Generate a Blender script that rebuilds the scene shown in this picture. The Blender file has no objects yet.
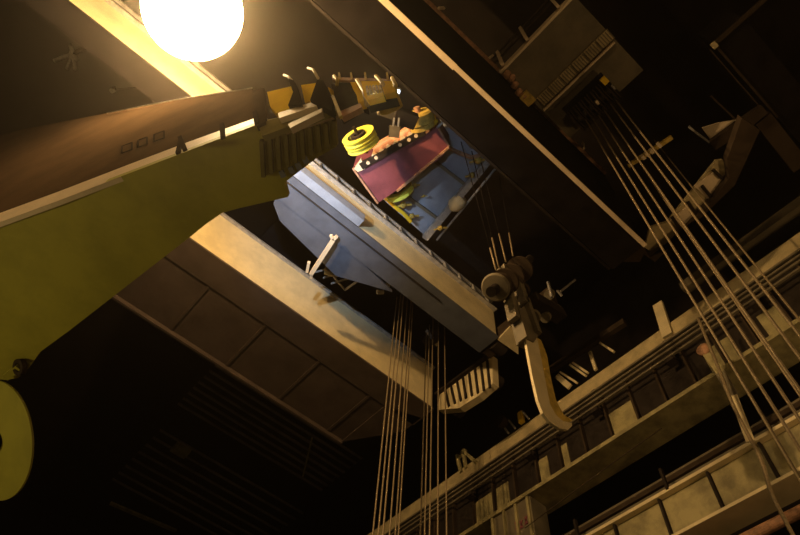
import bpy, math, random
from mathutils import Vector, Matrix
random.seed(7)
V = Vector
scene = bpy.context.scene
COL = scene.collection
F = 640.0
# world axes seen from the camera: Z up, X along the crane bridges, Y along the runway
RZ = V((40, 392, -F)).normalized()
RX = V((1350, -993, -F)); RX = (RX - RZ * RX.dot(RZ)).normalized()
RY = RZ.cross(RX)
R3 = Matrix((RX, RY, RZ))          # camera -> world
EYE = 1.6
FLOOR = -EYE                       # camera sits at the origin, floor 1.6 m below

def ray(px, py): return R3 @ V((px - 400, 267.5 - py, -F))
def onz(px, py, h): r = ray(px, py); return r * (h / r.z)
def ony(px, py, y): r = ray(px, py); return r * (y / r.y)
def onx(px, py, x): r = ray(px, py); return r * (x / r.x)

# ------------------------------------------------------------------ materials
def mat(name, col, rough=.6, metal=0., var=.35, scale=3., col2=None, emit=None, bump=.0, spec=.4, stretch=None):
    m = bpy.data.materials.new(name); m.use_nodes = True
    nt = m.node_tree; n = nt.nodes; L = nt.links
    b = n['Principled BSDF']
    b.inputs['Roughness'].default_value = rough
    b.inputs['Metallic'].default_value = metal
    b.inputs['Specular IOR Level'].default_value = spec if spec > .2 else 0.   # low levels drop to zero, so no sheen
    tc = n.new('ShaderNodeTexCoord'); mp = n.new('ShaderNodeMapping')
    if stretch: mp.inputs['Scale'].default_value = stretch
    L.new(tc.outputs['Object'], mp.inputs['Vector'])
    nz = n.new('ShaderNodeTexNoise'); nz.inputs['Scale'].default_value = scale
    nz.inputs['Detail'].default_value = 6; nz.inputs['Roughness'].default_value = .65
    L.new(mp.outputs['Vector'], nz.inputs['Vector'])
    cr = n.new('ShaderNodeValToRGB')
    c2 = col2 or tuple(c * (1 - var) for c in col)
    cr.color_ramp.elements[0].position = .38; cr.color_ramp.elements[0].color = (*c2, 1)
    cr.color_ramp.elements[1].position = .6; cr.color_ramp.elements[1].color = (*col, 1)
    L.new(nz.outputs['Fac'], cr.inputs['Fac'])
    L.new(cr.outputs['Color'], b.inputs['Base Color'])
    if bump:
        bp = n.new('ShaderNodeBump'); bp.inputs['Strength'].default_value = bump; bp.inputs['Distance'].default_value = .02
        L.new(nz.outputs['Fac'], bp.inputs['Height']); L.new(bp.outputs['Normal'], b.inputs['Normal'])
    if emit:
        b.inputs['Emission Color'].default_value = (*emit[0], 1); b.inputs['Emission Strength'].default_value = emit[1]
    return m

M = dict(
 slate=mat('slate_plate', (.10, .105, .125), .75, scale=1.5, var=.25, spec=.15),
 upper=mat('brown_beam_paint', (.055, .034, .018), .7, scale=1.2, var=.3, spec=.03),
 strip=mat('worn_strip_paint', (.55, .43, .22), .6, scale=1.4, var=.35),
 cream=mat('cream_paint', (.74, .60, .34), .55, scale=1.3, var=.18),
 creamdirt=mat('dirty_cream_paint', (.40, .33, .15), .6, scale=1.7, var=.5),
 dull=mat('dull_paint', (.17, .135, .08), .7, scale=1.2, var=.35),
 under=mat('shaded_underside', (.08, .058, .045), .8, scale=.8, var=.3, spec=.12),  # shade of the girder undersides put into the colour
 grey=mat('grey_plate', (.27, .29, .34), .6, scale=1.5, var=.25),
 green=mat('olive_green_paint', (.48, .42, .05), .55, scale=1.1, var=.22, bump=.1),
 greenrib=mat('faded_green_paint', (.24, .20, .06), .7, spec=0, scale=2., var=.3),
 lip=mat('pale_lit_paint', (.80, .62, .40), .5, scale=2., var=.12),  # pale colour also holds the light on lit edges
 brown=mat('brown_steel', (.055, .038, .025), .7, scale=1.6, var=.35, spec=.12),
 dark=mat('dark_steel', (.035, .027, .022), .7, scale=2.2, var=.4, spec=.12),
 black=mat('black_and_shade', (.014, .011, .010), .9, scale=1.5, var=.4, spec=.1),  # also carries the shade on girder C and girder B's left flange
 roof=mat('roof_sheet', (.02, .015, .012), .9, scale=.7, var=.4, spec=.08),
 slat=mat('roof_slat', (.24, .19, .16), .8, scale=.9, var=.4),
 yellow=mat('yellow_paint', (.85, .56, .03), .7, spec=0, scale=3., var=.25, col2=(.8, .5, .03)),
 lemon=mat('lemon_paint', (.80, .75, .10), .4, scale=4., var=.15),
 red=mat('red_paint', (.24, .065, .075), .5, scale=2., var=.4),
 rust=mat('rusty_steel', (.50, .26, .14), .7, scale=6., var=.5, bump=.3),
 pink=mat('salmon_pipe_paint', (.75, .36, .22), .5, scale=5., var=.3),
 steel=mat('bare_steel', (.45, .42, .38), .4, metal=.3, scale=5., var=.4),
 rope=mat('greased_wire_rope', (.30, .22, .12), .6, metal=.2, scale=9., var=.35, stretch=(1, 1, 3)),
 brass=mat('ochre_paint', (.62, .42, .08), .5, scale=5., var=.4),
 concrete=mat('concrete', (.16, .14, .12), .9, scale=.6, var=.3),
 lens=mat('lit_lamp_lens', (1, 1, 1), emit=((1, .72, .36), 22)),
 coollens=mat('lit_cool_lens', (1, 1, 1), emit=((.75, .87, 1), 5)),
 window=mat('milky_glass', (.7, .7, .7), .3),
)

# ------------------------------------------------------------------ mesh builder
class MB:
    def __init__(s): s.v = []; s.f = []; s.sm = []
    def _add(s, vs, fs, smooth=False):
        o = len(s.v); s.v += [tuple(v) for v in vs]; s.f += [tuple(i + o for i in f) for f in fs]; s.sm += [smooth] * len(fs); return s
    def box(s, x0, x1, y0, y1, z0, z1):
        vs = [(x, y, z) for z in (z0, z1) for y in (y0, y1) for x in (x0, x1)]
        return s._add(vs, [(0, 2, 3, 1), (4, 5, 7, 6), (0, 1, 5, 4), (2, 6, 7, 3), (0, 4, 6, 2), (1, 3, 7, 5)])
    def bar(s, a, b, w, t, up=(0, 0, 1)):
        a = V(a); b = V(b); d = (b - a).normalized(); u = V(up); u = u - d * u.dot(d)
        if u.length < 1e-4: u = V((1, 0, 0)) - d * d.x
        u.normalize(); q = d.cross(u); vs = []
        for p in (a, b):
            for i, j in ((-1, -1), (1, -1), (1, 1), (-1, 1)): vs.append(p + q * (w / 2 * i) + u * (t / 2 * j))
        return s._add(vs, [(3, 2, 1, 0), (4, 5, 6, 7), (0, 1, 5, 4), (1, 2, 6, 5), (2, 3, 7, 6), (3, 0, 4, 7)])
    def prism(s, poly, vec):
        poly = [V(p) for p in poly]; vec = V(vec); n = len(poly)
        nn = V((0, 0, 0))
        for i in range(n): nn += poly[i].cross(poly[(i + 1) % n])
        if nn.dot(vec) > 0: poly = poly[::-1]
        vs = poly + [p + vec for p in poly]
        fs = [tuple(range(n)), tuple(range(2 * n - 1, n - 1, -1))] + [(i, i + n, (i + 1) % n + n, (i + 1) % n) for i in range(n)]
        return s._add(vs, fs)
    def lathe(s, c, axis, prof, n=32, smooth=True):      # prof: (radius, distance along axis)
        c = V(c); a = V(axis).normalized(); u = a.orthogonal().normalized(); w = a.cross(u)
        vs = []; k = len(prof)
        for i in range(n):
            t = 2 * math.pi * i / n; d = u * math.cos(t) + w * math.sin(t)
            vs += [c + d * r + a * h for r, h in prof]
        fs = []
        for i in range(n):
            for j in range(k - 1):
                A = i * k + j; B = ((i + 1) % n) * k + j; fs.append((A, B, B + 1, A + 1))
        return s._add(vs, fs, smooth)
    def cyl(s, a, b, r, n=20):
        a = V(a); b = V(b); L = (b - a).length
        return s.lathe(a, b - a, [(1e-4, 0), (r, 0), (r, 1e-4), (r, L - 1e-4), (r, L), (1e-4, L)], n, False)
    def ring(s, c, axis, ri, ro, w, n=36):               # flat annulus of width w, centred on c
        return s.lathe(c, axis, [(ri, -w / 2), (ro, -w / 2), (ro, w / 2), (ri, w / 2), (ri, -w / 2)], n, False)
    def sheave(s, c, axis, ri, ro, w, n=40):             # grooved rope wheel
        g = (ro - ri) * .4
        return s.lathe(c, axis, [(ri, -w / 2), (ro, -w / 2), (ro, -w * .32), (ro - g, -w * .06), (ro - g, w * .06), (ro, w * .32), (ro, w / 2), (ri, w / 2), (ri, -w / 2)], n, False)
    def tube(s, pts, r, n=8):
        pts = [V(p) for p in pts]; vs = []; m = len(pts)
        up = None
        for i, p in enumerate(pts):
            d = (pts[min(i + 1, m - 1)] - pts[max(i - 1, 0)]).normalized()
            if up is None: up = d.orthogonal().normalized()
            up = (up - d * up.dot(d)).normalized(); w = d.cross(up)
            rr = r[i] if isinstance(r, (list, tuple)) else r
            vs += [p + (up * math.cos(2 * math.pi * k / n) + w * math.sin(2 * math.pi * k / n)) * rr for k in range(n)]
        fs = [(i * n + k, i * n + (k + 1) % n, (i + 1) * n + (k + 1) % n, (i + 1) * n + k) for i in range(m - 1) for k in range(n)]
        fs += [tuple(range(n))[::-1], tuple(range((m - 1) * n, m * n))]
        return s._add(vs, fs, True)
    def build(s, name, m, parent=None, origin=None, label=None):
        me = bpy.data.meshes.new(name)
        base = V(origin) if origin is not None else (V(parent['_o']) if parent is not None else V((0, 0, 0)))
        me.from_pydata([tuple(V(v) - base) for v in s.v], [], s.f)
        for p, q in zip(me.polygons, s.sm): p.use_smooth = q
        me.validate(); me.update()
        me.materials.append(M[m] if isinstance(m, str) else m)
        o = bpy.data.objects.new(name, me); COL.objects.link(o)
        if parent is not None:
            o.parent = parent; o['_o'] = parent['_o']
            if origin is not None: o.location = base - V(parent['_o']); o['_o'] = tuple(base)
        else: o.location = base; o['_o'] = tuple(base)
        if label: o['label'] = label
        return o

def tag(o, label, cat, group=None, kind=None):
    o['label'] = label; o['category'] = cat
    if group: o['group'] = group
    if kind: o['kind'] = kind
    return o
def thing(name, loc, label, cat, group=None):
    o = bpy.data.objects.new(name, None); COL.objects.link(o); o.location = loc; o['_o'] = tuple(loc)
    o.empty_display_size = .3
    return tag(o, label, cat, group)
def struct(name, mb, m):
    o = mb.build(name, m); o['kind'] = 'structure'; return o
def smooth_pts(pts, n=8):
    pts = [V(p) for p in pts]; P = [pts[0] * 2 - pts[1]] + pts + [pts[-1] * 2 - pts[-2]]; out = []
    for i in range(1, len(P) - 2):
        for k in range(n):
            t = k / n; a, b, c, d = P[i - 1:i + 3]
            out.append(.5 * ((2 * b) + (c - a) * t + (2 * a - 5 * b + 4 * c - d) * t * t + (3 * b - a - 3 * c + d) * t ** 3))
    return out + [pts[-1]]

# ================================================================== HALL (setting)
ROOF = 27.0
XW = 17.4
struct('floor', MB().box(-16, XW + .3, -14, 44, FLOOR - .3, FLOOR), 'concrete')
struct('ceiling', MB().box(-16, XW + .3, -14, 44, ROOF, ROOF + .3), 'roof')
struct('wall_right', MB().box(XW, XW + .3, -14, 44, FLOOR, ROOF), 'black')
struct('wall_left', MB().box(-16.3, -16, -14, 44, FLOOR, ROOF), 'black')
struct('wall_back', MB().box(-16, XW, 44, 44.3, FLOOR, ROOF), 'black')
struct('wall_front', MB().box(-16, XW, -14.3, -14, FLOOR, ROOF), 'black')

# roof louvre panels (slats run along the bridges)
def louvre(p0, p1, h, n, label, step):
    a = onz(*p0, h); b = onz(*p1, h)
    x0, x1 = sorted((a.x, b.x)); y0, y1 = sorted((a.y, b.y))
    t = thing('roof_louvre', (x0, y0, h), label, 'louvre', 'slatted louvre panels under the roof')
    for i in range(n):
        y = y0 + (y1 - y0) * i / (n - 1)
        MB().bar((x0, y, h), (x1, y, h), .14, .10).build('slat', 'slat', t)
    for k in range(4):
        x = x0 + (x1 - x0) * (k + .02) / 3.03
        MB().bar((x, y0, h + .12), (x, y1, h + .12), .12, .14).build('frame_bar', 'dark', t)
louvre((215, 365), (322, 490), 26.6, 8, 'dark slatted roof louvre just below the wide underside of the long lit girder', .5)
louvre((160, 430), (255, 556), 26.6, 8, 'dark slatted roof louvre at the lower edge, beside a loose crossbar', .5)
def roofbeam(y, h, w, d, label):
    t = thing('roof_beam', (-2, y, h), label, 'beam', 'beams under the roof')
    MB().box(-15, XW, y - w / 2, y + w / 2, h, h + .08).build('bottom_flange', 'slat', t)
    MB().box(-15, XW, y - .04, y + .04, h + .08, h + d).build('web', 'roof', t)
#roofbeam(33.8, 26.0, .5, .9, 'dark roof beam past the lower slatted louvre, farthest one')
#roofbeam(24.9, 26.0, .5, .9, 'dark roof beam above the wide girder underside in the lower left')
for p, q, w, lab in (((110, 503), (176, 531), .28, 'faint long crossbar under the roof by the bottom edge of the view'),
                 ((303, 476), (312, 438), .10, 'thin upright rod hanging beside the upper roof louvre')):
    a = onz(*p, 26.2); b = onz(*q, 26.2)
    tag(MB().bar(a, b, w, .12).build('roof_bar', 'creamdirt', origin=a), lab, 'bar')
a = onz(180, 452, 26.3)
t = thing('roof_fixture', a, 'small pale box fixture on the roof between two louvres', 'fixture')
MB().box(a.x - .5, a.x + .5, a.y - .4, a.y + .4, a.z, a.z + .25).build('housing', 'creamdirt', t)
MB().bar(a + V((0, 0, .25)), a + V((0, 0, .7)), .1, .1).build('bracket', 'dark', t)
# fittings high in the upper left
a = onz(70, 55, 24.0)
t = thing('pipe_cluster', a, 'small cluster of crooked pipe stubs in the dark upper left corner', 'pipes')
for dx, dy, dz in ((.3, -.1, .1), (.45, .1, -.1), (-.1, -.3, .2), (-.2, .25, -.2), (.2, .3, 0)):
    MB().tube([a, a + V((dx, dy, dz)) * .5, a + V((dx * 1.1, dy * 1.3, dz - .3))], .07).build('pipe', 'steel', t)
MB().cyl(a, a + V((0, 0, 3)), .09).build('hanger', 'dark', t)
a = onz(103, 35, 22); b = onz(113, 62, 22)
t = thing('hanging_rod', a, 'thin leaning rod with a small end fitting left of the bright lamp', 'rod')
MB().tube([a, b], .035).build('rod', 'steel', t); MB().cyl(b - V((0, 0, .15)), b + V((0, 0, .15)), .12).build('end_fitting', 'steel', t)
a = onz(113, 90, 22); b = onz(144, 87, 22)
t = thing('conduit', a, 'thin conduit with two shiny end clips above the pale beam flange', 'conduit')
MB().tube([a, b], .03).build('pipe', 'dark', t)
for p in (a, b): MB().cyl(p - V((0, 0, .1)), p + V((0, 0, .1)), .09).build('clip', 'steel', t)

# ================================================================== BRIDGE GIRDERS (run along X)
def handrail(par, x0, x1, y, z, m='steel', step=1.6, h=1.0, r=.03):
    mb = MB(); mb.tube([(x0, y, z + h), (x1, y, z + h)], r); mb.tube([(x0, y, z + h * .5), (x1, y, z + h * .5)], r * .8)
    o = mb.build('handrail', m, par)
    k = x0
    while k <= x1: MB().bar((k, y, z), (k, y, z + h), .06, .06).build('post', m, o); k += step
    return o

# --- girder A : long lit girder in the lower middle
y0 = 12.85
t = thing('bridge_girder', (5, y0, 18), 'long bright cream crane girder crossing the lower middle, its near face lit', 'girder')
MB().box(-1, 11.6, y0, y0 + 1.0, 18.04, 20.3).build('web', 'cream', t, label='brightly lit cream face plate')
MB().box(-1, 11.65, y0 - .05, y0 + 1.1, 17.96, 18.04).build('bottom_flange', 'under', t)
MB().box(-1, 11.65, y0 - .12, y0 + 1.1, 20.3, 20.36).build('top_flange', 'steel', t)
MB().box(-1, 11.65, y0 - .04, y0 + .06, 20.44, 20.52).build('rail', 'steel', t)
MB().box(-1, 10.2, y0 + 1.12, y0 + 3.8, 18.0, 18.16).build('walkway_plate', 'under', t)
m = MB()
for k in range(5): m.box(-.2 + k * 2.4, -.1 + k * 2.4, y0 + 1.12, y0 + 3.8, 17.97, 18.0)
m.box(-1, 10.2, y0 + 3.7, y0 + 3.8, 17.82, 18.0)
m.build('walkway_rib', 'under', t)
MB().prism([(10.2, y0 + 1.12, 17.96), (11.6, y0 + .6, 17.96), (11.6, y0 + 1.6, 17.96), (10.2, y0 + 3.8, 17.96)], (0, 0, .2)).build('end_plate', 'under', t)
# its end truck
t = thing('end_truck', (11.9, 11, 18), 'pale ribbed end truck at the lower right tip of the bright cream girder', 'end truck')
MB().prism([onx(*p, 12.0) for p in ((440, 393), (492, 355), (493, 383), (478, 396), (459, 408), (438, 410))], (.3, 0, 0)).build('side_plate', 'cream', t)
for k in range(8):
    px = 446 + k * 6
    a = onx(px - 1, 390 - k * 4.2, 11.97); b = onx(px + (3 if k < 3 else 2), 406 - k * 2.6, 11.97)
    MB().bar(a, b, .09, .06, up=(1, 0, 0)).build('stiffener', 'dark', t)
MB().bar(onx(436, 395, 11.95), onx(493, 353, 11.95), .12, .2, up=(1, 0, 0)).build('top_flange', 'dark', t)
for y in (10.3, 12.2): MB().cyl((12.35, y, 18.1), (12.6, y, 18.1), .3, 24).build('wheel', 'dark', t)

# --- girder B : second lit girder, blue on its left end
y0 = 8.75
t = thing('bridge_girder', (5, y0, 18), 'railed crane girder, bluish at its left end, just above the bright cream one', 'girder')
MB().box(-9, 10.9, y0, y0 + .8, 18.04, 19.55).build('web', 'cream', t)
MB().box(2.0, 4.6, y0 - .30, y0, 18.1, 18.5).build('step_plate', 'grey', t)
MB().box(1.8, 10.95, y0 - .04, y0 + .9, 17.96, 18.04).build('bottom_flange', 'slate', t)
MB().box(-9, 1.8, y0 - .04, y0 + .8, 17.96, 18.04).build('bottom_flange', 'black', t, label='flange length painted dark as shade')  # same flange, this length painted black as shade
MB().prism([(2.0, y0 + .9, 18.0), (5.5, y0 + .9, 18.0), (7.0, y0 + 1.1, 18.0), (5.2, y0 + 1.9, 18.0), (2.6, y0 + 1.5, 18.0), (2.1, y0 + 1.15, 18.0)], (0, 0, .12)).build('gusset_plate', 'slate', t)
MB().box(-9, 10.95, y0 - .15, y0 + .9, 19.55, 19.62).build('top_flange', 'steel', t)
MB().box(-9, 10.95, y0 - .02, y0 + .08, 20.2, 20.28).build('rail', 'steel', t)
for k in range(14):
    x = 1.2 + k * .72
    MB().prism([(x, y0 - .13, 19.62), (x, y0 + .3, 19.62), (x, y0 + .02, 20.2), (x, y0 - .04, 20.2)], (.05, 0, 0)).build('bracket', 'steel', t)
m = MB()
for dy in (.62,): m.box(1.9, 8.4, y0 + dy - .42, y0 + dy - .38, 17.92, 17.96)
m.build('seam_strip', 'dark', t)
t = thing('end_truck', (11.5, 8, 18), 'short end truck under the right tip of the girder with the walkway rail', 'end truck')
MB().box(11.05, 11.45, 6.4, 9.6, 18.0, 18.7).build('side_plate', 'brown', t)
MB().prism([(10.9, 8.1, 17.95), (11.3, 8.1, 17.95), (12.0, 8.75, 17.95), (11.0, 8.8, 17.95)], (0, 0, .06)).build('cover_plate', 'cream', t)
for y in (6.9, 9.1): MB().cyl((11.1, y, 18.2), (11.6, y, 18.2), .3, 24).build('wheel', 'dark', t)

# --- girder C : deep dark girder crossing the top
y0 = 2.88
t = thing('bridge_girder', (5, y0, 17), 'deep dark girder with a thin bright edge running down from the top middle', 'girder')
MB().box(-9, 11.0, y0, y0 + .9, 17.06, 22.3).build('web', 'black', t, label='black side plate')  # near face turned from the lamp, its shade put into the colour
MB().box(-9, 11.0, y0 - .02, y0 + 1.15, 16.98, 17.06).build('bottom_flange', 'black', t)  # underside shade put into the black
MB().box(-9, 3.2, y0 - .12, y0 + .05, 16.9, 16.98).build('edge_strip', 'lip', t, label='pale lower edge strip')  # lit flange edge put into the pale colour
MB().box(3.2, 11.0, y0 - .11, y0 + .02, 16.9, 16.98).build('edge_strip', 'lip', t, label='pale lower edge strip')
MB().box(-9, 11.0, y0 - .10, y0 + 1.0, 22.3, 22.38).build('top_flange', 'rust', t)
MB().box(-9, 11.0, y0 - .05, y0 + .04, 22.9, 22.98).build('rail', 'rust', t)
MB().box(-9, 11.0, y0 + 1.2, y0 + 1.28, 17.1, 17.4).build('service_duct', 'dark', t)
for k, px in enumerate(((438, 10), (493, 73), (548, 124), (598, 178))):
    a = ony(*px, y0 - .12)
    MB().bar((a.x, y0 - .15, 22.3), (a.x + .25, y0 - .15, 23.3), .08, .08).build('post', 'lip', t)
for k in range(9):
    x = 1 + k * 1.15
    MB().bar((x, y0 + .03, 22.4), (x, y0 + .03, 22.9), .06, .06).build('rail_clip', 'brown', t)
# curved end piece and end truck of girder C
t = thing('end_truck', (11.5, 1.5, 18), 'dark end truck with orange lit panels behind the right ropes', 'end truck')
pts = [onz(*p, 18.0) for p in ((645, 248), (652, 252), (668, 243), (715, 192), (727, 172), (723, 160), (716, 161), (668, 222), (650, 228))]
m = MB(); m.prism(pts, (0, 0, .12)); m.build('bottom_plate', 'strip', t)
for a, b in (((672, 217), (680, 229)), ((688, 202), (697, 216)), ((702, 186), (712, 198)), ((713, 170), (722, 178))):
    A = onz(*a, 17.9); B = onz(*b, 17.9)
    MB().bar(A, B, .10, .08).build('stiffener', 'dark', t)
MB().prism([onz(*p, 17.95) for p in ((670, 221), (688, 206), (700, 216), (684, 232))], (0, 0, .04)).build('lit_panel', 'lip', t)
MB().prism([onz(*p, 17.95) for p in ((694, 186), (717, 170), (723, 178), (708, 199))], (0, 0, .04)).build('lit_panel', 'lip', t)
MB().prism([onz(*p, 17.7) for p in ((558, 186), (646, 250), (640, 262), (625, 262), (548, 210))], (0, 0, .2)).build('corner_plate', 'brown', t)
MB().prism([onz(*p, 17.7) for p in ((640, 252), (655, 262), (735, 185), (760, 130), (742, 118), (727, 160), (729, 178), (715, 198), (670, 248), (650, 257))], (0, 0, .3)).build('side_plate', 'brown', t)

# ================================================================== TROLLEY 1 : between girders B and C
t = thing('crane_trolley', (5.5, 6, 20), 'crane trolley with grey deck between the dark girder and the railed one', 'trolley')
MB().prism([onz(*p, 20.3) for p in ((372, 190), (428, 238), (495, 158), (470, 148), (440, 110))], (0, 0, .15)).build('deck_plate', 'grey', t)
a = onz(425, 238, 20.0); b = onz(496, 151, 20.0)
MB().bar(a, b, .22, .20).build('edge_beam', 'steel', t)
a2 = onz(437, 240, 20.1); b2 = onz(500, 163, 20.1)
MB().tube([a2, b2], .045).build('lower_pipe', 'steel', t)
for f_ in (.18, .42, .66, .9):
    p = a.lerp(b, f_); MB().bar(p, p + V((.25, -.1, .9)), .07, .07).build('post', 'steel', t)
for f_ in (.2, .6):
    p = a.lerp(b, f_); q = p + V((-1.5, .1, .22)); MB().bar(p + V((0, 0, .2)), q, .10, .08).build('floor_rib', 'dull', t)
c = onz(457, 203, 20.0)
m = MB(); m.lathe(c, (0, 1, .1), [(0.01, -.3), (.2, -.28), (.26, -.1), (.26, .15), (.14, .3), (.01, .32)], 18); m.build('motor', 'cream', t)
# fittings along the girder side of the trolley
for (px, py), r in (((393, 178), .14), ((388, 196), .16), ((403, 205), .12), ((412, 216), .10), ((415, 185), .07), ((424, 196), .05), ((440, 228), .1), ((478, 160), .13), ((485, 145), .16), ((472, 175), .1)):
    c = onz(px, py, 19.9)
    m = MB(); m.lathe(c, (.3, .2, 1), [(.01, -r), (r * .8, -r * .8), (r, 0), (r * .5, r), (.01, r * 1.1)], 12)
    m.bar(c, c + V((r * 2, -r * 1.4, r)), r * .5, r * .5)
    m.bar(c, c + V((-r * 1.2, r * 2, 0)), r * .4, r * .6)
    m.build('fitting', 'brass', t)
MB().tube(smooth_pts([onz(*p, 19.85) for p in ((385, 197), (394, 206), (404, 214), (411, 222))]), .07).build('hose', 'yellow', t)
MB().tube(smooth_pts([onz(*p, 19.85) for p in ((447, 147), (460, 153), (474, 157), (486, 150))]), .07).build('hose', 'rust', t)

# red gear housing under the trolley
t = thing('hoist_housing', onz(400, 165, 18.5), 'long dark red hoist gear housing with a pipe bundle along its upper edge', 'housing')
hz = 18.8
P = [onz(*p, hz) for p in ((353, 168), (436, 124), (449, 146), (443, 156), (397, 190), (378, 203))]
MB().prism(P, (0, 0, 1.0)).build('casing', 'red', t)
A = onz(361, 166, hz - .06); B = onz(424, 131, hz - .06)
MB().bar(A, B, .22, .12).build('cover_strip', 'dark', t)
for p, q in (((436, 124), (449, 146)), ((436, 124), (424, 134)), ((353, 168), (378, 203)), ((449, 147), (397, 191))):
    MB().bar(onz(*p, hz - .04), onz(*q, hz - .04), .06, .1).build('edge_trim', 'rust', t)
m = MB(); m.tube(smooth_pts([onz(*p, hz + .1) for p in ((375, 150), (388, 142), (400, 137), (411, 129))]), .17, 12)
o = m.build('pipe', 'pink', t, label='thick salmon pipe')
for f_ in range(6):
    p = onz(375, 152, hz).lerp(onz(411, 131, hz), f_ / 5); MB().bar(p, p + V((.12, .3, .0)), .12, .2).build('bolt', 'lip', o)
MB().bar(onz(379, 157, hz - .02), onz(412, 137, hz - .02), .10, .1).build('flange_strip', 'lip', t)
MB().prism([onz(*p, hz - .1) for p in ((354, 169), (361, 159), (365, 169), (358, 172))], (0, 0, .15)).build('end_cap', 'lip', t)
for k, (px, py) in enumerate(((368, 163), (376, 158), (400, 145), (409, 140), (416, 136))):
    c = onz(px, py, hz - .14); MB().cyl(c, c + V((0, 0, .1)), .06, 8).build('bolt', 'lip', t)
# sheaves
def sheave(px, py, h, axis, ri, ro, w, m_, n, label, gap=.05, post=True):
    c = onz(px, py, h); ax = V(axis).normalized()
    t = thing('rope_sheave', c, label, 'sheave', None)
    for k in range(n): MB().sheave(c + ax * (w + gap) * k, ax, ri, ro, w).build('rim', m_, t)
    m = MB(); m.ring(c + ax * (w + gap) * (n - 1) / 2, ax, .12, .22, (w + gap) * n)
    for q in range(5):
        u = ax.orthogonal().normalized(); w2 = ax.cross(u); d = u * math.cos(q * 1.2566) + w2 * math.sin(q * 1.2566)
        m.bar(c + d * .18, c + d * (ri + .03), .09, .05, up=ax)
    m.build('hub', 'dark', t)
    if post: MB().cyl(c - ax * .35, c + ax * ((w + gap) * n + .1), .05, 14).build('axle', 'dark', t)
    return t
AX1 = R3 @ V((.55, -1.0, -.75))
sheave(359, 137, 17.6, AX1, .33, .50, .17, 'lemon', 2, 'lemon yellow double rope sheave at the left end of the red housing')
sheave(399, 191, 19.85, AX1, .30, .50, .2, 'lemon', 1, 'lemon yellow rope sheave half hidden under the red housing', post=False)
t = thing('rope_drum', onz(418, 113, 18), 'dull ochre drum at the upper right end of the red housing', 'drum')
c = onz(418, 112, 18.2); ax = (R3 @ V((.35, -1, -.55))).normalized()
m = MB(); m.lathe(c, ax, [(.01, 0), (.36, 0), (.42, .05), (.42, .32), (.36, .36), (.36, .5), (.01, .5)], 28, False); m.build('shell', 'brass', t)
MB().cyl(c - ax * .15, c, .1, 12).build('shaft', 'rust', t)
t = thing('junction_box', onz(388, 112, 17), 'pale grey box and bracket left of the ochre drum', 'box')
c = onz(388, 113, 17.2)
MB().bar(c + V((-.3, 0, 0)), c + V((.15, -.15, .1)), .42, .3).build('box', 'dull', t)
MB().bar(c + V((.15, -.1, 0)), c + V((.75, -.3, .1)), .4, .3).build('bracket', 'dark', t)
MB().bar(onz(394, 118, 17), onz(393, 127, 17), .05, .05).build('link', 'steel', t)
MB().bar(onz(399, 118, 17), onz(398, 127, 17), .05, .05).build('link', 'steel', t)
MB().bar(onz(395, 126, 17), onz(394, 137, 17), .30, .08).build('end_plate', 'dull', t)

t = thing('valve', onz(435, 116, 18), 'small yellow valve with a rod at the top corner of the red housing', 'valve')
c = onz(431, 118, 18.4)
m = MB(); m.lathe(c, (1, .2, .2), [(.01, -.18), (.14, -.16), (.17, 0), (.1, .12), (.13, .2), (.01, .24)], 16); m.build('body', 'yellow', t)
MB().cyl(onz(433, 126, 18.5), onz(434, 120, 18.4), .05).build('stem', 'yellow', t)
MB().bar(onz(437, 128, 18.4), onz(451, 113, 18.4), .07, .07).build('rod', 'steel', t)

# ================================================================== TROLLEY 2 : between girders A and B, with rope bundles
t = thing('crane_trolley', (5, 10.5, 19), 'shadowed trolley machinery between the two lit girders, with a bright cross bar', 'trolley')
MB().bar(onz(311, 274, 17.75), onz(333, 240, 17.75), .13, .14).build('cross_bar', 'lip', t)
for p, q in (((333, 240), (337, 236)), ((333, 240), (331, 235)), ((307, 272), (309, 262)), ((312, 272), (311, 278))):
    MB().bar(onz(*p, 17.75), onz(*q, 17.75), .09, .1).build('lug', 'lip', t)
MB().box(3.0, 10.8, 9.85, 13.6, 21.6, 21.7).build('deck_plate', 'black', t)
c = onz(333, 270, 19); ax = V((1, -.6, 0)).normalized()
m = MB(); m.lathe(c, ax, [(.01, -.3), (.2, -.28), (.24, 0), (.2, .25), (.01, .3)], 18); m.build('motor', 'creamdirt', t)
for dx in (0, .35, .7): MB().bar(c + V((-.4 + dx, .5, 0)), c + V((.2 + dx, -.5, .1)), .05, .05).build('strut', 'steel', t)
A = onz(351, 272, 19.2); B = onz(368, 258, 19.2)
m = MB(); m.cyl(A, B, .30, 20); m.build('brake_drum', 'cream', t)
MB().cyl(A.lerp(B, .35), A.lerp(B, .48), .32, 20).build('strap', 'dark', t)
MB().tube([onz(345, 290, 19.2), onz(375, 268, 19.2), onz(376, 276, 19.2)], .045).build('guard_rail', 'steel', t)
MB().tube([onz(345, 290, 19.2), onz(334, 277, 19.2)], .04).build('guard_rail', 'steel', t)
for px, py in ((377, 292), (383, 285)): c = onz(px, py, 19.3); MB().cyl(c, c + V((.2, -.1, .1)), .09, 10).build('lamp_socket', 'steel', t)
t = thing('junction_box', onz(472, 347, 19), 'small bright box just above the ribbed pale end truck', 'box')
c = onz(475, 347, 18.9); MB().bar(c - V((.12, .1, 0)), c + V((.1, -.25, 0)), .16, .14).build('box', 'lip', t)
MB().bar(c, c + V((.5, -1.2, .3)), .05, .05).build('bracket', 'dark', t)

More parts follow.
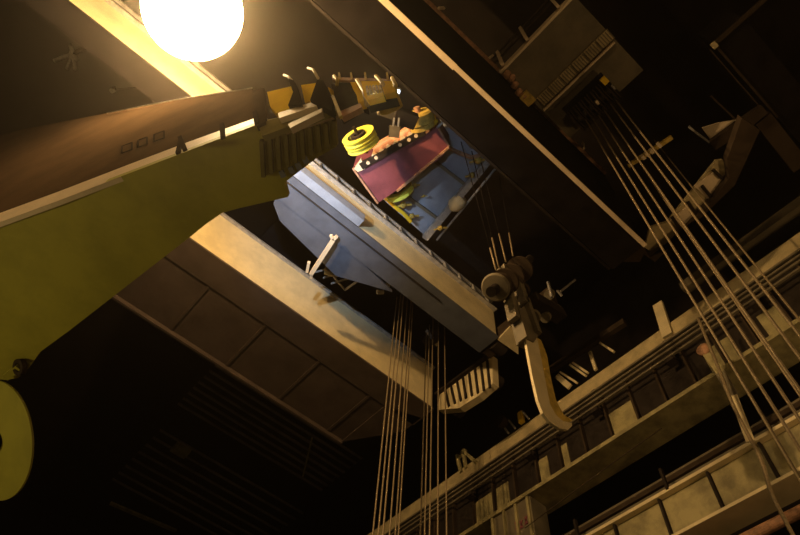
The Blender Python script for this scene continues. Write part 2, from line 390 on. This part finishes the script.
def rope(px, py, h, bot, label, group, r=.022, top_extra=0, tilt=(0, 0)):
    p = onz(px, py, h)
    q = V((p.x + tilt[0], p.y + tilt[1], bot))
    o = MB().tube([p + V((0, 0, top_extra)), q], r, 8).build('wire_rope', 'rope', origin=p)
    return tag(o, label, 'rope', group)
g = 'left bundle of hoist ropes at the bottom middle'
for k, px in enumerate((397, 400.6, 404, 408, 411.5, 413.4)):
    rope(px, (297, 295, 291, 293, 295, 297)[k], 20.2 if k < 3 else 21, -1.3,
         ('leftmost hoist rope of the left bundle in the bottom middle', 'second rope from the left in the left bundle, bottom middle',
          'third rope from the left in the left bundle, bottom middle', 'fourth rope from the left in the left bundle, bottom middle',
          'fifth rope from the left in the left bundle, bottom middle', 'rightmost hoist rope of the left bundle in the bottom middle')[k], g)
g = 'right bundle of hoist ropes at the bottom middle'
for k, (px, py) in enumerate(((426.5, 329), (429.5, 325), (433, 319), (438.5, 316), (444.5, 320))):
    rope(px, py, 20.5, -1.2, ('leftmost hoist rope of the bundle passing the pale end truck', 'second rope from the left in the bundle passing the pale end truck',
          'middle rope of the bundle passing the pale end truck', 'fourth rope from the left in the bundle passing the pale end truck',
          'rightmost hoist rope of the bundle passing the pale end truck')[k], g, r=.022)
# rope sheave pair at top of the bundles
t = thing('rope_sheave', onz(432, 318, 20.6), 'small dark rope sheave at the top of the ropes passing the pale end truck', 'sheave')
c = onz(432, 338, 20.3)
MB().sheave(c, (1, .3, 0), .15, .4, .12).build('rim', 'brown', t); MB().cyl(c - V((.4, .12, 0)), c + V((.4, .12, 0)), .07).build('axle', 'steel', t)

# ================================================================== TROLLEY 3 (top right) with platform rails and right-hand ropes
HT = 21.5
t = thing('crane_trolley', (7, 0, HT), 'big brown trolley at the upper right with a railed platform edge and ribbed panel', 'trolley')
s = HT / 18
MB().box(4.46 * s, 7.25 * s, -.35 * s, 2.25 * s, HT, HT + .3).build('deck_plate', 'dull', t)
MB().box(4.39 * s, 4.46 * s, -.35 * s, 2.3 * s, HT - .02, HT + .30).build('edge_strip', 'lip', t)
m = MB(); m.tube([(4.30 * s, -1.0 * s, HT + .9), (4.30 * s, 2.3 * s, HT + .9)], .04); m.tube([(4.30 * s, -1.0 * s, HT + 1.6), (4.30 * s, 2.3 * s, HT + 1.6)], .04)
o = m.build('handrail', 'brown', t)
for y in (-.95, .1, 1.2, 2.1): MB().bar((4.30 * s, y * s, HT), (4.26 * s, y * s, HT + 1.6), .1, .1).build('post', 'lip', o)
for k in range(6):
    y = (2.1 - k * .42) * s
    MB().box(5.68 * s, 5.98 * s, y - .38 * s, y, HT - .08, HT).build('ribbed_panel', 'strip', t)
    m = MB()
    for q in range(5): m.box(5.68 * s, 5.98 * s, y - .38 * s + q * .09, y - .38 * s + q * .09 + .03, HT - .12, HT - .08)
    m.build('panel_rib', 'dull', t)
MB().box(6.05 * s, 6.09 * s, -.3 * s, 2.2 * s, HT - .15, HT).build('edge_angle', 'lip', t)
for px, py in ((512, 78), (515, 85), (519, 92), (524, 97), (507, 74)):
    c = onz(px, py, HT - .1); MB().lathe(c, (.3, 1, .2), [(.01, -.14), (.1, -.1), (.12, .1), (.01, .14)], 10).build('fitting', 'rust', t)
c = onz(527, 100, HT - .2); MB().box(c.x - .22, c.x + .22, c.y - .2, c.y + .2, c.z, c.z + .25).build('fitting', 'brass', t)
# sheave bank above the right-hand ropes
t = thing('sheave_bank', onz(596, 100, 21), 'dark bank of sheaves where the long right-hand ropes begin', 'sheaves')
A = onz(573, 120, 21.2); B = onz(612, 84, 21.2)
MB().bar(A, B, 1.1, .1).build('backing_plate', 'black', t)
MB().cyl(A - V((0, 0, .3)), B - V((0, 0, .3)), .1, 12).build('axle', 'steel', t)
for k in range(7):
    p = A.lerp(B, (k + .5) / 7) - V((0, 0, .3)); MB().sheave(p, B - A, .15, .42, .13, 28).build('sheave', 'brown', t)
MB().bar(onz(602, 78, 20.5), onz(607, 83, 20.5), .18, .12).build('clamp', 'yellow', t)
MB().bar(onz(596, 101, 20.5), onz(599, 104, 20.5), .08, .1).build('clamp', 'lip', t)
g = 'long hoist ropes on the right'
names = ['leftmost', 'second from the left', 'third from the left', 'fourth from the left', 'fifth from the left', 'sixth from the left']
for k, (px, py) in enumerate(((584, 117), (591.5, 117), (597, 113), (602.5, 108), (609, 102), (614, 98))):
    rope(px, py, 20.8, -1.1, 'long right-hand hoist rope below the dark sheave bank, %s of its row' % names[k], g, r=.026)
for k, (px, py) in enumerate(((630, 150), (640, 143), (654, 140))):
    rope(px, py, 21.2, -1.1, 'hoist rope of the second row on the right, %s one from the bright clamps' % ('first', 'second', 'third')[k], 'second row of hoist ropes on the right', r=.024)
# cross bar with bright clamps
t = thing('rope_clamp_bar', onz(640, 150, 19), 'cross bar with four bright clamps over the right-hand ropes', 'clamp')
A = onz(628, 166, 19.6); B = onz(672, 137, 19.6)
MB().bar(A, B, .12, .12).build('bar', 'brass', t)
for px, py in ((643, 157), (647, 154), (651.5, 151), (659, 145)):
    c = onz(px, py, 19.4); MB().bar(c - V((.08, .0, 0)), c + V((.08, 0, 0)), .10, .14).build('clamp', 'lip', t)

# far right top corner structures
t = thing('bridge_girder', (9, -2, 19.5), 'nearly black girder at the far upper right with a faint edge line', 'girder')
s = 20 / 18
MB().box(8.1 * s, 16.5, -2.9 * s, -2.0 * s, 20.0, 21.5).build('web', 'black', t)
MB().box(8.1 * s, 11.0 * s, -2.03 * s, -1.97 * s, 19.92, 20.0).build('edge_strip', 'brown', t)
MB().box(8.1 * s, 11.0 * s, -1.86 * s, -1.83 * s, 19.92, 20.0).build('edge_strip', 'brown', t)
MB().box(8.0 * s, 8.1 * s, -3.6 * s, -2.0 * s, 19.9, 20.0).build('edge_strip', 'brown', t)
c = onz(714, 45, 19.9); MB().bar(c - V((.08, 0, 0)), c + V((.1, 0, 0)), .15, .1).build('corner_lug', 'strip', t)
t = thing('gusset_panel', onz(715, 130, 19), 'small orange lit panel with a dark rim, alone in the upper right dark', 'panel')
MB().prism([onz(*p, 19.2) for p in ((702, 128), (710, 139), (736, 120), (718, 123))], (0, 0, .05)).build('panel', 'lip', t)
MB().bar(onz(689, 127, 19.1), onz(709, 142, 19.1), .06, .1).build('rim', 'steel', t)
MB().bar(onz(711, 96, 19.1), onz(735, 119, 19.1), .05, .08).build('rim', 'brown', t)
MB().prism([onz(*p, 19.0) for p in ((710, 142), (752, 112), (762, 106), (768, 113), (750, 128), (716, 150))], (0, 0, .15)).build('lower_plate', 'brown', t)
MB().bar(onz(762, 118, 19.3), onz(800, 166, 19.3), .5, .2).build('arm', 'brown', t)

# ================================================================== RUNWAY (along Y at the right wall)
XR = 14.6
t = thing('runway_girder', (XR, 8, 15), 'long crane runway girder on the right wall with a pale upper strip', 'girder')
MB().box(XR + .25, XR + 1.0, -10, 34, 15.0, 17.2).build('web', 'dark', t)
MB().box(XR, XR + 1.3, -10, 34, 17.2, 17.26).build('ledge_plate', 'brown', t)
MB().box(XR, XR + .08, -10, 34, 17.26, 17.86).build('pale_strip', 'strip', t, label='pale dirty strip')
MB().box(XR + .4, XR + .52, -10, 34, 17.86, 18.05).build('rail', 'steel', t)
MB().box(XR + .02, XR + 1.3, -10, 34, 14.85, 15.0).build('bottom_flange', 'creamdirt', t)
for k in range(26):
    y = -4 + k * 1.05
    MB().box(XR + .05, XR + .25, y, y + .07, 15.0, 17.2).build('stiffener', 'brown', t)
for ya, yb in ((1.3, 2.0), (3.0, 3.9), (6.6, 7.6), (9.4, 9.8), (10.3, 10.7), (12.2, 14.0)):
    MB().box(XR + .21, XR + .249, ya, yb, 15.1, 16.1).build('lit_web_patch', 'creamdirt', t, label='web patch painted pale as lit')  # paler patches painted where light falls between the bracket shadows
g = 'conductor bars along the runway girder'
for k, z in enumerate((16.95, 16.75, 16.55, 16.3)):
    tag(MB().box(XR - .22, XR - .14, -8, 32, z, z + .07).build('conductor_bar', 'dull', origin=(XR - .2, 8, z)),
        '%s of the four thin conductor bars under the pale runway strip' % ('topmost', 'second from the top', 'third from the top', 'lowest')[k], 'bar', g)
for k, y in enumerate((1.6, 4.6, 7.6, 10.6, 13.6)):
    q = thing('bar_bracket', (XR, y, 16.6), 'dark bracket holding the conductor bars, %s one counted from the bottom edge' % ('fifth', 'fourth', 'third', 'second', 'first')[k], 'bracket', 'brackets of the conductor bars')
    MB().box(XR - .13, XR - .01, y, y + .15, 16.1, 17.15).build('upright', 'dark', q)
    MB().box(XR - .3, XR - .01, y, y + .3, 16.05, 16.2).build('foot', 'dark', q)
# things standing on the strip
def strip_post(p, q, w, label, m_='creamdirt'):
    a = onx(*p, XR - .07); b = onx(*q, XR - .07)
    return tag(MB().bar(a, b, w, .12, up=(1, 0, 0)).build('steel_post', m_, origin=a), label, 'post')
strip_post((668, 336), (658, 304), .36, 'short pale upright post standing on the runway strip near the right ropes', 'cream')
t = thing('frame_bracket', onx(470, 462, XR), 'pale A-shaped bracket on the runway strip above the pale lit web patches', 'bracket')
for p, q in (((466, 468), (463, 450)), ((461, 472), (457, 455)), ((463, 451), (476, 462)), ((458, 458), (466, 450))):
    MB().bar(onx(*p, XR - .05), onx(*q, XR - .05), .13, .1, up=(1, 0, 0)).build('leg', 'creamdirt', t)
t = thing('guard_frame', onx(575, 385, XR), 'dark framed opening with slanting pale bars beside the curved hook', 'frame')
for p, q, w in (((557, 376), (570, 387), .22), ((560, 372), (577, 383), .08), ((570, 365), (586, 376), .08), ((573, 363), (588, 373), .08), ((590, 352), (596, 370), .12), ((600, 343), (614, 352), .08)):
    MB().bar(onx(*p, XR - .1), onx(*q, XR - .1), w, .08, up=(1, 0, 0)).build('bar', 'cream', t)
MB().bar(onx(548, 372, XR - .15), onx(625, 322, XR - .15), .25, .2, up=(1, 0, 0)).build('top_beam', 'brown', t)
t = thing('buffer_lamp', onx(521, 417, XR), 'small orange marked fitting on the runway strip left of the hook tip', 'fitting')
c = onx(521, 417, XR - .1); MB().bar(c - V((0, 0, .3)), c + V((0, 0, .22)), .2, .16).build('body', 'yellow', t)
for dy in (-.35, .35, .7): MB().bar(c + V((0, dy, -.35)), c + V((0, dy + .25, .25)), .07, .07).build('strut', 'steel', t)
c2 = onx(504, 424, XR - .1); MB().cyl(c2, c2 + V((-.3, 0, 0)), .25, 16).build('wheel', 'brown', t)

# column under the runway
t = thing('runway_column', (XR + .3, 12, 5), 'pale grooved column under the runway at the bottom edge', 'column')
MB().box(XR + .1, XR + .9, 11.2, 13.0, 6, 14.82).build('shaft', 'dull', t)
for k in range(4): MB().box(XR + .02, XR + .1, 11.25 + k * .55, 11.35 + k * .55, 6, 14.82).build('flange', 'creamdirt', t)
c = onx(527, 523, XR + .05)
m = MB()
for dy, dz in ((0, 0), (.22, -.05), (.42, .02)): m.bar((XR + .08, c.y + dy, c.z + dz), (XR + .08, c.y + dy + .1, c.z + dz + .3), .05, .03, up=(1, 0, 0)); m.bar((XR + .08, c.y + dy + .1, c.z + dz), (XR + .08, c.y + dy, c.z + dz + .3), .05, .03, up=(1, 0, 0))
m.build('red_marks', 'red', t)
MB().box(XR + .05, XR + .9, 11.2, 13.0, FLOOR, 6).build('lower_shaft', 'dull', t)

# wall crane girder below
X2 = 14.6
t = thing('wall_girder', (X2, 8, 11), 'lower yellowish girder with dark stiffeners at the bottom right corner', 'girder')
MB().box(X2 + .15, X2 + .8, -6, 24, 10.95, 12.15).build('web', 'creamdirt', t)
MB().box(X2 - .05, X2 + .85, -6, 24, 12.15, 12.25).build('top_flange', 'cream', t)
MB().box(X2 - .05, X2 + .85, -6, 24, 10.86, 10.95).build('bottom_flange', 'cream', t)
MB().box(X2 + .0, X2 + .1, -6, 24, 12.45, 12.6).build('rail', 'brown', t)
for k in range(14):
    y = -1 + k * 1.55
    MB().box(X2 + .02, X2 + .15, y, y + .07, 10.95, 12.15).build('stiffener', 'dark', t)
for y in (3.2, 6.35, 9.5): MB().box(X2 - .1, X2 + .02, y, y + .08, 12.2, 12.9).build('post', 'dark', t)
m = MB().box(X2 + .5, X2 + .9, -6, 24, 12.7, 13.1); tag(m.build('wall_duct', 'dull', origin=(X2 + .6, 8, 12.8)), 'dull horizontal duct in the dark recess just above the lower yellowish girder', 'duct')
for ya, yb in ((6.5, 8.6), (9.0, 12.5)):
    pass
tag(MB().cyl((X2 + .3, -4, 10.2), (X2 + .3, 20, 10.2), .14, 16).build('pipe', 'rust', origin=(X2 + .3, 8, 10.2)), 'rusty pipe running under the lower yellowish girder, bottom right', 'pipe')
q = thing('slat_screen', (X2 + .9, 7, 9), 'dark screen of upright slats under the rusty pipe, bottom right corner', 'screen')
for k in range(14): MB().box(X2 + .8, X2 + .86, 2 + k * .5, 2.22 + k * .5, 8, 9.9).build('slat', 'brown', q)
MB().box(X2 + .86, X2 + .92, 1.8, 9, 7.9, 8.1).build('rail', 'dark', q); MB().box(X2 + .86, X2 + .92, 1.8, 9, 9.7, 9.9).build('rail', 'dark', q)
q = thing('wall_panel_row', (XW - .1, 8, 12), 'dull panels on the far wall inside the dark recess', 'panels')
for k in range(6): MB().box(XW - .12, XW - .02, 5 + k * 2.2, 6.9 + k * 2.2, 12.9, 14.6).build('panel', 'dull', q)
tag(MB().tube(smooth_pts([onx(*p, XR - .1) for p in ((525, 528), (560, 502), (610, 465), (662, 428))]), .015).build('thin_wire', 'brown', origin=onx(525, 528, XR - .1)), 'thin wire stretched across the dark recess between the two right-hand girders', 'wire')
# beams along Y behind the right ropes
tag(MB().box(XR + .0, XR + .3, -8, 3.4, 18.9, 19.3).build('tie_beam', 'dull', origin=(XR, 0, 19)), 'faint tie beam above the runway strip behind the right ropes', 'beam')
# strap and cables on the lower right
t = thing('hanging_strap', onx(705, 345, 13.6), 'flat pale strap hanging down behind a dark cable on the right', 'strap')
P = [onx(*p, 13.6) for p in ((704, 350), (720, 372), (733, 395), (750, 440))]
for i, (a, b) in enumerate(zip(P, P[1:])): MB().bar(a, b + (b - a) * .03, (.22, .26, .20)[i], .04, up=(1, .3, 0)).build('band', ('creamdirt', 'dull', 'cream')[i], t)
MB().lathe(P[0], (1, 0, 0), [(.01, -.08), (.2, -.06), (.2, .06), (.01, .08)], 14).build('shackle', 'rust', t)
P = [onx(*p, 13.3) for p in ((698, 318), (716, 362), (733, 405), (752, 442), (762, 462), (771, 492), (785, 520), (800, 548))]
tag(MB().tube(smooth_pts(P), .045, 10).build('hanging_cable', 'rope', origin=P[0]), 'bent thick cable sagging down to the bottom right corner', 'cable')

# ================================================================== HOOK BLOCK on the right
YH = 5.0
t = thing('hook_block', ony(520, 280, YH), 'hook block with sheaves and a long curved yellowish hook, right of centre', 'hook')
def hp(px, py, y=YH): return ony(px, py, y)
axd = (hp(512, 272) - hp(496, 286)).normalized()
base = hp(511, 274)
for k, (px, py) in enumerate(((499, 287), (505, 282), (511, 277))):
    MB().sheave(hp(px, py), axd, .12, .33, .13, 30).build('sheave', 'brown', t)
MB().lathe(hp(495, 288), axd, [(.01, -.02), (.30, 0), (.34, .06), (.01, .08)], 28, False).build('side_plate', 'dull', t)
MB().lathe(hp(519, 270), axd, [(.01, -.02), (.35, 0), (.35, .1), (.01, .12)], 28, False).build('side_plate', 'brown', t)
MB().cyl(hp(491, 292), hp(530, 259), .12).build('axle', 'dark', t)
for p, q, w in (((502, 268), (514, 320), .13), ((512, 300), (523, 340), .05), ((524, 300), (536, 335), .14), ((518, 285), (524, 305), .16)):
    MB().bar(hp(*p), hp(*q), w, .25, up=(0, 1, 0)).build('cheek', 'dull', t)
for px, py, r in ((520, 292, .22), (539, 302, .13), (549, 295, .14), (555, 312, .17), (545, 318, .13), (532, 318, .18)):
    c = hp(px, py, YH + .1); MB().cyl(c, c + axd * .18, r, 20).build('roller', 'dull' if r < .2 else 'brown', t)
for p, q in (((548, 282), (552, 298)), ((557, 290), (562, 296)), ((560, 292), (575, 280))): MB().bar(hp(*p), hp(*q), .06, .06).build('lug', 'steel', t)
MB().bar(hp(532, 300), hp(560, 316), .35, .3).build('crosshead', 'dark', t)
# hook: flat laminated bar, curved at its tip
L_ = [(524, 330), (528, 352), (533, 378), (538, 400), (543, 413), (550, 422), (559, 428), (568, 430), (572, 426)]
R_ = [(572, 423), (563, 421), (556, 415), (550, 404), (545, 378), (540, 352), (536, 332), (531, 327)]
MB().prism([hp(*p) for p in L_] + [hp(*p) for p in R_], (0, .06, 0)).build('hook', 'cream', t, label='long pale curved hook bar')
MB().prism([hp(*p, YH + .08) for p in ((534, 336), (541, 340), (547, 355), (551, 378), (556, 400), (564, 415), (573, 420), (566, 424), (552, 412), (545, 395), (540, 365))], (0, .12, 0)).build('hook_side', 'brass', t)
MB().prism([hp(*p, YH - .03) for p in ((519, 312), (524, 306), (538, 336), (534, 342), (526, 338))], (0, .28, 0)).build('shank_plate', 'dull', t)
g = 'short ropes above the hook block'
for k, (p, q) in enumerate((((490, 248), (496, 270)), ((492, 238), (499, 268)), ((499, 234), (506, 262)), ((509, 233), (513, 256)))):
    a = hp(*p); b = hp(*q)
    o = tag(MB().tube([a, b], .022).build('wire_rope', 'rope', origin=b), 'short rope entering the hook block, %s of four' % ('leftmost', 'second from the left', 'third from the left', 'rightmost')[k], 'rope', g)
    MB().tube([a, a + (a - b) * ((20.2 - a.z) / (a.z - b.z))], .012).build('shaded_length', 'black', o, label='upper length darkened as shade')  # upper rope painted black for the shade it hangs in

# ================================================================== LIFTING BEAM (green traverse, upper left)
K = .68
P0 = V((.18, 4.95)) * K; U = V((.468, -.884)).normalized(); N2 = V((-U.y, U.x))   # plane through P0 along U
if N2.dot(P0) < 0: N2 = -N2                                                   # N points away from the camera
N3 = V((N2.x, N2.y, 0)) * K
def T(px, py, off=0.):
    r = ray(px, py); d = N2.dot(P0) + off * K
    return r * (d / (N2.x * r.x + N2.y * r.y))
t = thing('lifting_beam', T(120, 240), 'huge olive green lifting beam with a pale edge filling the left side', 'lifting beam')
low = [(288, 197), (262, 203), (240, 208), (222, 213), (206, 224), (190, 237), (150, 268), (110, 299), (70, 330), (40, 352), (27, 370), (18, 378), (5, 380), (-60, 372)]
top = [(-60, 245), (0, 222), (130, 173), (258, 124), (300, 116), (334, 112), (336, 147), (318, 157), (284, 183)]
HB = 11.0 * K
MB().prism([onz(*p, HB) for p in low + top], (0, 0, .12)).build('bottom_plate', 'green', t)
MB().prism([T(*p, -.01) for p in ((-60, 236), (0, 213), (60, 191), (130, 164), (188, 142), (258, 117), (258, 124), (190, 150), (130, 173), (60, 200), (0, 222), (-60, 245))], N3 * .1).build('edge_flange', 'lip', t, label='pale lit flange along the upper edge')  # lamp light on this edge put into its pale colour
MB().prism([T(*p, .25) for p in ((-60, 150), (20, 130), (107, 113), (180, 99), (252, 88), (258, 122), (130, 173), (0, 222), (-60, 245))], N3 * .1).build('upper_plate', 'upper', t, label='brown upper plate')
MB().tube([T(*p, .2) for p in ((107, 113), (180, 99), (252, 88))], .018 * K).build('edge_pipe', 'steel', t)
for p, q in (((178, 153), (181, 139)), ((185, 150), (180, 137)), ((223, 138), (222, 124)), ((257, 124), (255, 112))):
    MB().bar(T(*p, -.16), T(*q, -.16), .08 * K, .05 * K, up=N3).build('gusset', 'dark', t)
m = MB()
for x, w in ((122, 10), (138, 9), (154, 10)):
    y = 153 - (x - 122) * .36
    P = [T(u_, v_, .22) for u_, v_ in ((x, y), (x + w, y - w * .36), (x + w, y - w * .36 - 7), (x, y - 7))]
    for i in range(4): m.bar(P[i], P[(i + 1) % 4], .015, .02)
m.build('plate_outline', 'black', t)
# ribbed end section
for k in range(10):
    f_ = k / 9; x = 262 + 72 * f_
    a = onz(x, 140 - 20 * f_, HB - .05 * K); b = onz(x + 2, 176 - 32 * f_, HB - .05 * K)
    MB().bar(a, b, .05, .1).build('rib', 'greenrib', t)
MB().prism([T(*p, -.2) for p in ((278, 113), (333, 95), (333, 100), (279, 118))], N3 * .3).build('edge_flange', 'lip', t)
MB().prism([T(*p, -.22) for p in ((288, 124), (322, 108), (322, 112), (290, 128))], N3 * .1).build('edge_flange', 'lip', t)
MB().prism([T(*p, -.1) for p in ((258, 124), (333, 100), (334, 110), (262, 136))], N3 * .1).build('end_box', 'greenrib', t)
MB().prism([T(*p, -.15) for p in ((252, 91), (264, 88), (265, 122), (256, 126))], N3 * .1).build('end_post', 'brown', t)
m = MB()
for px, py, w in ((283, 169, 9), (289, 166, 6), (296, 163, 6), (303, 156, 5), (308, 154, 4)):
    pass
o = MB()
for px, py in ((281, 171), (290, 167), (297, 163), (304, 157)):
    c = onz(px, py, HB - .08 * K); MB().bar(c, onz(px + 3, py + 6, HB - .08 * K), .09 * K, .06 * K).build('reflection_bar', 'grey', t)  # bars added as the blue-white reflections on the ribs
# hook disc, lower left
t = thing('hook_disc', ray(-3, 440) * (9.5 / F), 'round olive green disc with a dark centre hole at the lower left edge', 'disc')
D = 9.5
c = ray(-3, 440) * (D / F)
rt = 59 / F * D
vv = R3 @ V((math.cos(math.radians(28)), 0, math.sin(math.radians(28)))); uu = R3 @ V((.06, 1, 0)); nd = vv.cross(uu).normalized()
MB().ring(c, nd, .14, rt, .03, 64).build('plate', 'green', t)
MB().cyl(c - nd * .05, c + nd * .1, .15, 24).build('pin', 'black', t)
t = thing('pin_clevis', onz(20, 367, HB - .2 * K), 'small dull clevis between the green beam and the green disc', 'clevis')
c = onz(20, 367, HB - .2 * K)
MB().ring(c, nd, .07, .13, .08, 24).build('ring', 'brown', t); MB().bar(c, onz(6, 377, HB - .1 * K), .16 * K, .1 * K).build('arm', 'green', t)

# upper sheave block on the beam's right end
t = thing('sheave_block', T(320, 95), 'yellow and brown sheave block on the right end of the green beam', 'sheave block')
def TP(name, pts, m_, off=-.1, th=.3, label=None): return MB().prism([T(*p, off) for p in pts], N3 * th * .4).build(name, m_, t, label=label)
TP('cover_plate', ((267, 92), (292, 86), (294, 107), (276, 113), (270, 106)), 'yellow', -.12, .3)
TP('cover_plate', ((301, 85), (316, 83), (310, 101), (305, 103)), 'yellow', -.12, .3)
TP('cover_plate', ((328, 87), (333, 90), (334, 98), (330, 96)), 'yellow', -.15, .2)
TP('bearing_arm', ((288, 78), (293, 80), (296, 84), (302, 104), (288, 105), (293, 92)), 'black', -.25, .3)
TP('bearing_arm', ((310, 100), (317, 80), (323, 80), (331, 94), (333, 112), (322, 106)), 'black', -.25, .3)
TP('side_frame', ((331, 84), (352, 79), (362, 84), (366, 106), (360, 104), (340, 116), (334, 98)), 'dark', -.12, .35, 'dark sheave opening')
TP('rim_plate', ((350, 82), (356, 82), (361, 90), (364, 101), (358, 102), (356, 92)), 'yellow', -.3, .3, 'bright yellow rim')
TP('cover_plate', ((361, 81), (379, 81), (384, 96), (368, 100), (364, 95)), 'yellow', -.42, .2, 'bright yellow curved cover plate')
TP('cover_plate', ((381, 81), (394, 81), (395, 92), (384, 94)), 'yellow', -.38, .2)
TP('lower_frame', ((365, 99), (383, 96), (394, 93), (397, 98), (368, 105)), 'dark', -.25, .3)
TP('sill_plate', ((338, 112), (360, 103), (362, 107), (342, 117)), 'rust', -.3, .2)
TP('brace', ((331, 96), (334, 95), (342, 115), (339, 117)), 'brass', -.35, .1)
for a, b in (((357, 80), (367, 105)), ((376, 76), (386, 94)), ((392, 78), (395, 94)), ((334, 76), (337, 85))):
    MB().tube([T(*a, -.32), T((a[0] + b[0]) / 2 + 2, (a[1] + b[1]) / 2 - 1, -.38), T(*b, -.32)], .03 * K).build('rib', 'brass', t)
TP('top_rail', ((332, 77), (395, 79), (395, 81), (332, 80)), 'rust', -.2, .1)
for a, b in (((284, 75), (292, 81)), ((308, 68), (318, 78))): MB().tube([T(*a, -.1), T((a[0] + b[0]) / 2, a[1] + 1.5, -.15), T(*b, -.2)], .03 * K).build('lever', 'lip', t)
for px in (340, 352, 366, 388): MB().bar(T(px, 80, -.2), T(px - 1, 73, -.2), .03 * K, .03 * K).build('stud', 'brass', t)
m = MB(); m.ring(T(389, 103, -.15), N3, .09 * K, .17 * K, .2 * K, 24); m.build('pivot_ring', 'brass', t)
for k in range(5):
    MB().bar(T(367 + k * 3.2, 87 - k * .2, -.44), T(368 + k * 3.2, 94 - k * .7, -.44), .03 * K, .04 * K, up=N3).build('slot', 'brass', t)

# ================================================================== LIGHTS AND FITTINGS
LC = onz(193, 10, 15.0)
t = thing('globe_lamp', LC, 'dazzling round sodium globe lamp at the top left, switched on', 'lamp')
dirn = (V((0, 0, 0)) - LC).normalized()
R_L = 1.1
MB().lathe(LC, (0, 0, 1), [(.001 + R_L * math.sin(math.pi * k / 16), -R_L * math.cos(math.pi * k / 16)) for k in range(17)], 40).build('globe', 'lens', t)
MB().lathe(LC, (0, 0, 1), [(.01, R_L + .3), (.3, R_L + .25), (.45, R_L * .93), (.42, R_L * .93), (.01, R_L + .2)], 24, False).build('cap', 'steel', t)
MB().bar(LC + V((0, 0, R_L + .25)), LC + V((0, 0, 11.9)), .1, .1).build('hanger', 'dark', t)
def light(name, typ, loc, col, power, size=.3, target=None, cone=None, blend=.5):
    d = bpy.data.lights.new(name, typ); d.color = col; d.energy = power
    if typ in ('POINT', 'SPOT'): d.shadow_soft_size = size
    if typ == 'AREA': d.shape = 'DISK'; d.size = size
    if cone: d.spot_size = math.radians(cone); d.spot_blend = blend
    o = bpy.data.objects.new(name, d); COL.objects.link(o); o.location = loc
    if target is not None: o.rotation_euler = (V(target) - V(loc)).to_track_quat('-Z', 'Y').to_euler()
    return o
SOD = (1, .62, .26)
light('sodium_flood', 'POINT', LC + V((.2, 1.1, .6)), SOD, 3600, .12)
light('sodium_flood', 'POINT', LC + dirn * 1.3, SOD, 900, .12)

# small cool work lamp on the sheave block
CL = onz(398, 92, 9.0)
t = thing('work_lamp', CL, 'tiny cold white work lamp at the right tip of the yellow sheave block', 'lamp')
MB().lathe(CL, (0, 0, 1), [(.01, -.02), (.028, 0), (.028, .03), (.01, .03)], 16).build('lens', 'coollens', t)
MB().lathe(CL, (0, 0, 1), [(.03, .03), (.04, .10), (.01, .14)], 16).build('housing', 'steel', t)
# crane lamps on the deck behind the beam, aimed up at the girder
COOL = (.62, .78, 1)
C2 = V((2.6, 7.0, 13.0))
light('cool_work_light', 'SPOT', onz(275, 160, 13.5), COOL, 3000, .04, target=(3.0, 8.9, 18.2), cone=62, blend=1)
light('cool_trolley_light', 'SPOT', CL + V((.05, .05, .3)), COOL, 700, .02, target=(6.2, 6.6, 20), cone=34, blend=1)
light('fill_light', 'POINT', (12.5, -4.5, 9), SOD, 600, .3)  # added fill to brighten the right-hand structures, no lamp known there
light('sheave_fill_light', 'POINT', T(375, 93, -1.0), (1, .85, .45), 4.5, .01)  # added light without a fixture, brightens the yellow cover plates
# unseen fill lights added outside the frame to lift edges and undersides
light('fill_light', 'POINT', (-5, -6, 13), SOD, 900, .4)
light('fill_light', 'POINT', (-6, 9, 3), (1, .78, .35), 370, .6)

# ------------------------------------------------------------------ haze
# ------------------------------------------------------------------ world, camera, view
w = bpy.data.worlds.new('world'); scene.world = w; w.use_nodes = True
w.node_tree.nodes['Background'].inputs['Color'].default_value = (.02, .012, .008, 1)
w.node_tree.nodes['Background'].inputs['Strength'].default_value = .2
wn = w.node_tree; wv = wn.nodes.new('ShaderNodeVolumeScatter')
wv.inputs['Color'].default_value = (1, .85, .65, 1); wv.inputs['Density'].default_value = .0048; wv.inputs['Anisotropy'].default_value = .93
wn.links.new(wv.outputs[0], wn.nodes['World Output'].inputs['Volume'])
cd = bpy.data.cameras.new('camera'); cam = bpy.data.objects.new('camera', cd); COL.objects.link(cam)
cd.sensor_fit = 'HORIZONTAL'; cd.sensor_width = 36; cd.lens = F * 36 / 800
cam.matrix_world = R3.to_4x4()
cd.clip_start = .05; cd.clip_end = 200
scene.camera = cam
for o in bpy.data.objects:
    if '_o' in o: del o['_o']
vs_ = scene.view_settings
vs_.view_transform = 'Standard'; vs_.look = 'None'; vs_.exposure = 0; vs_.gamma = 1; vs_.use_curve_mapping = False
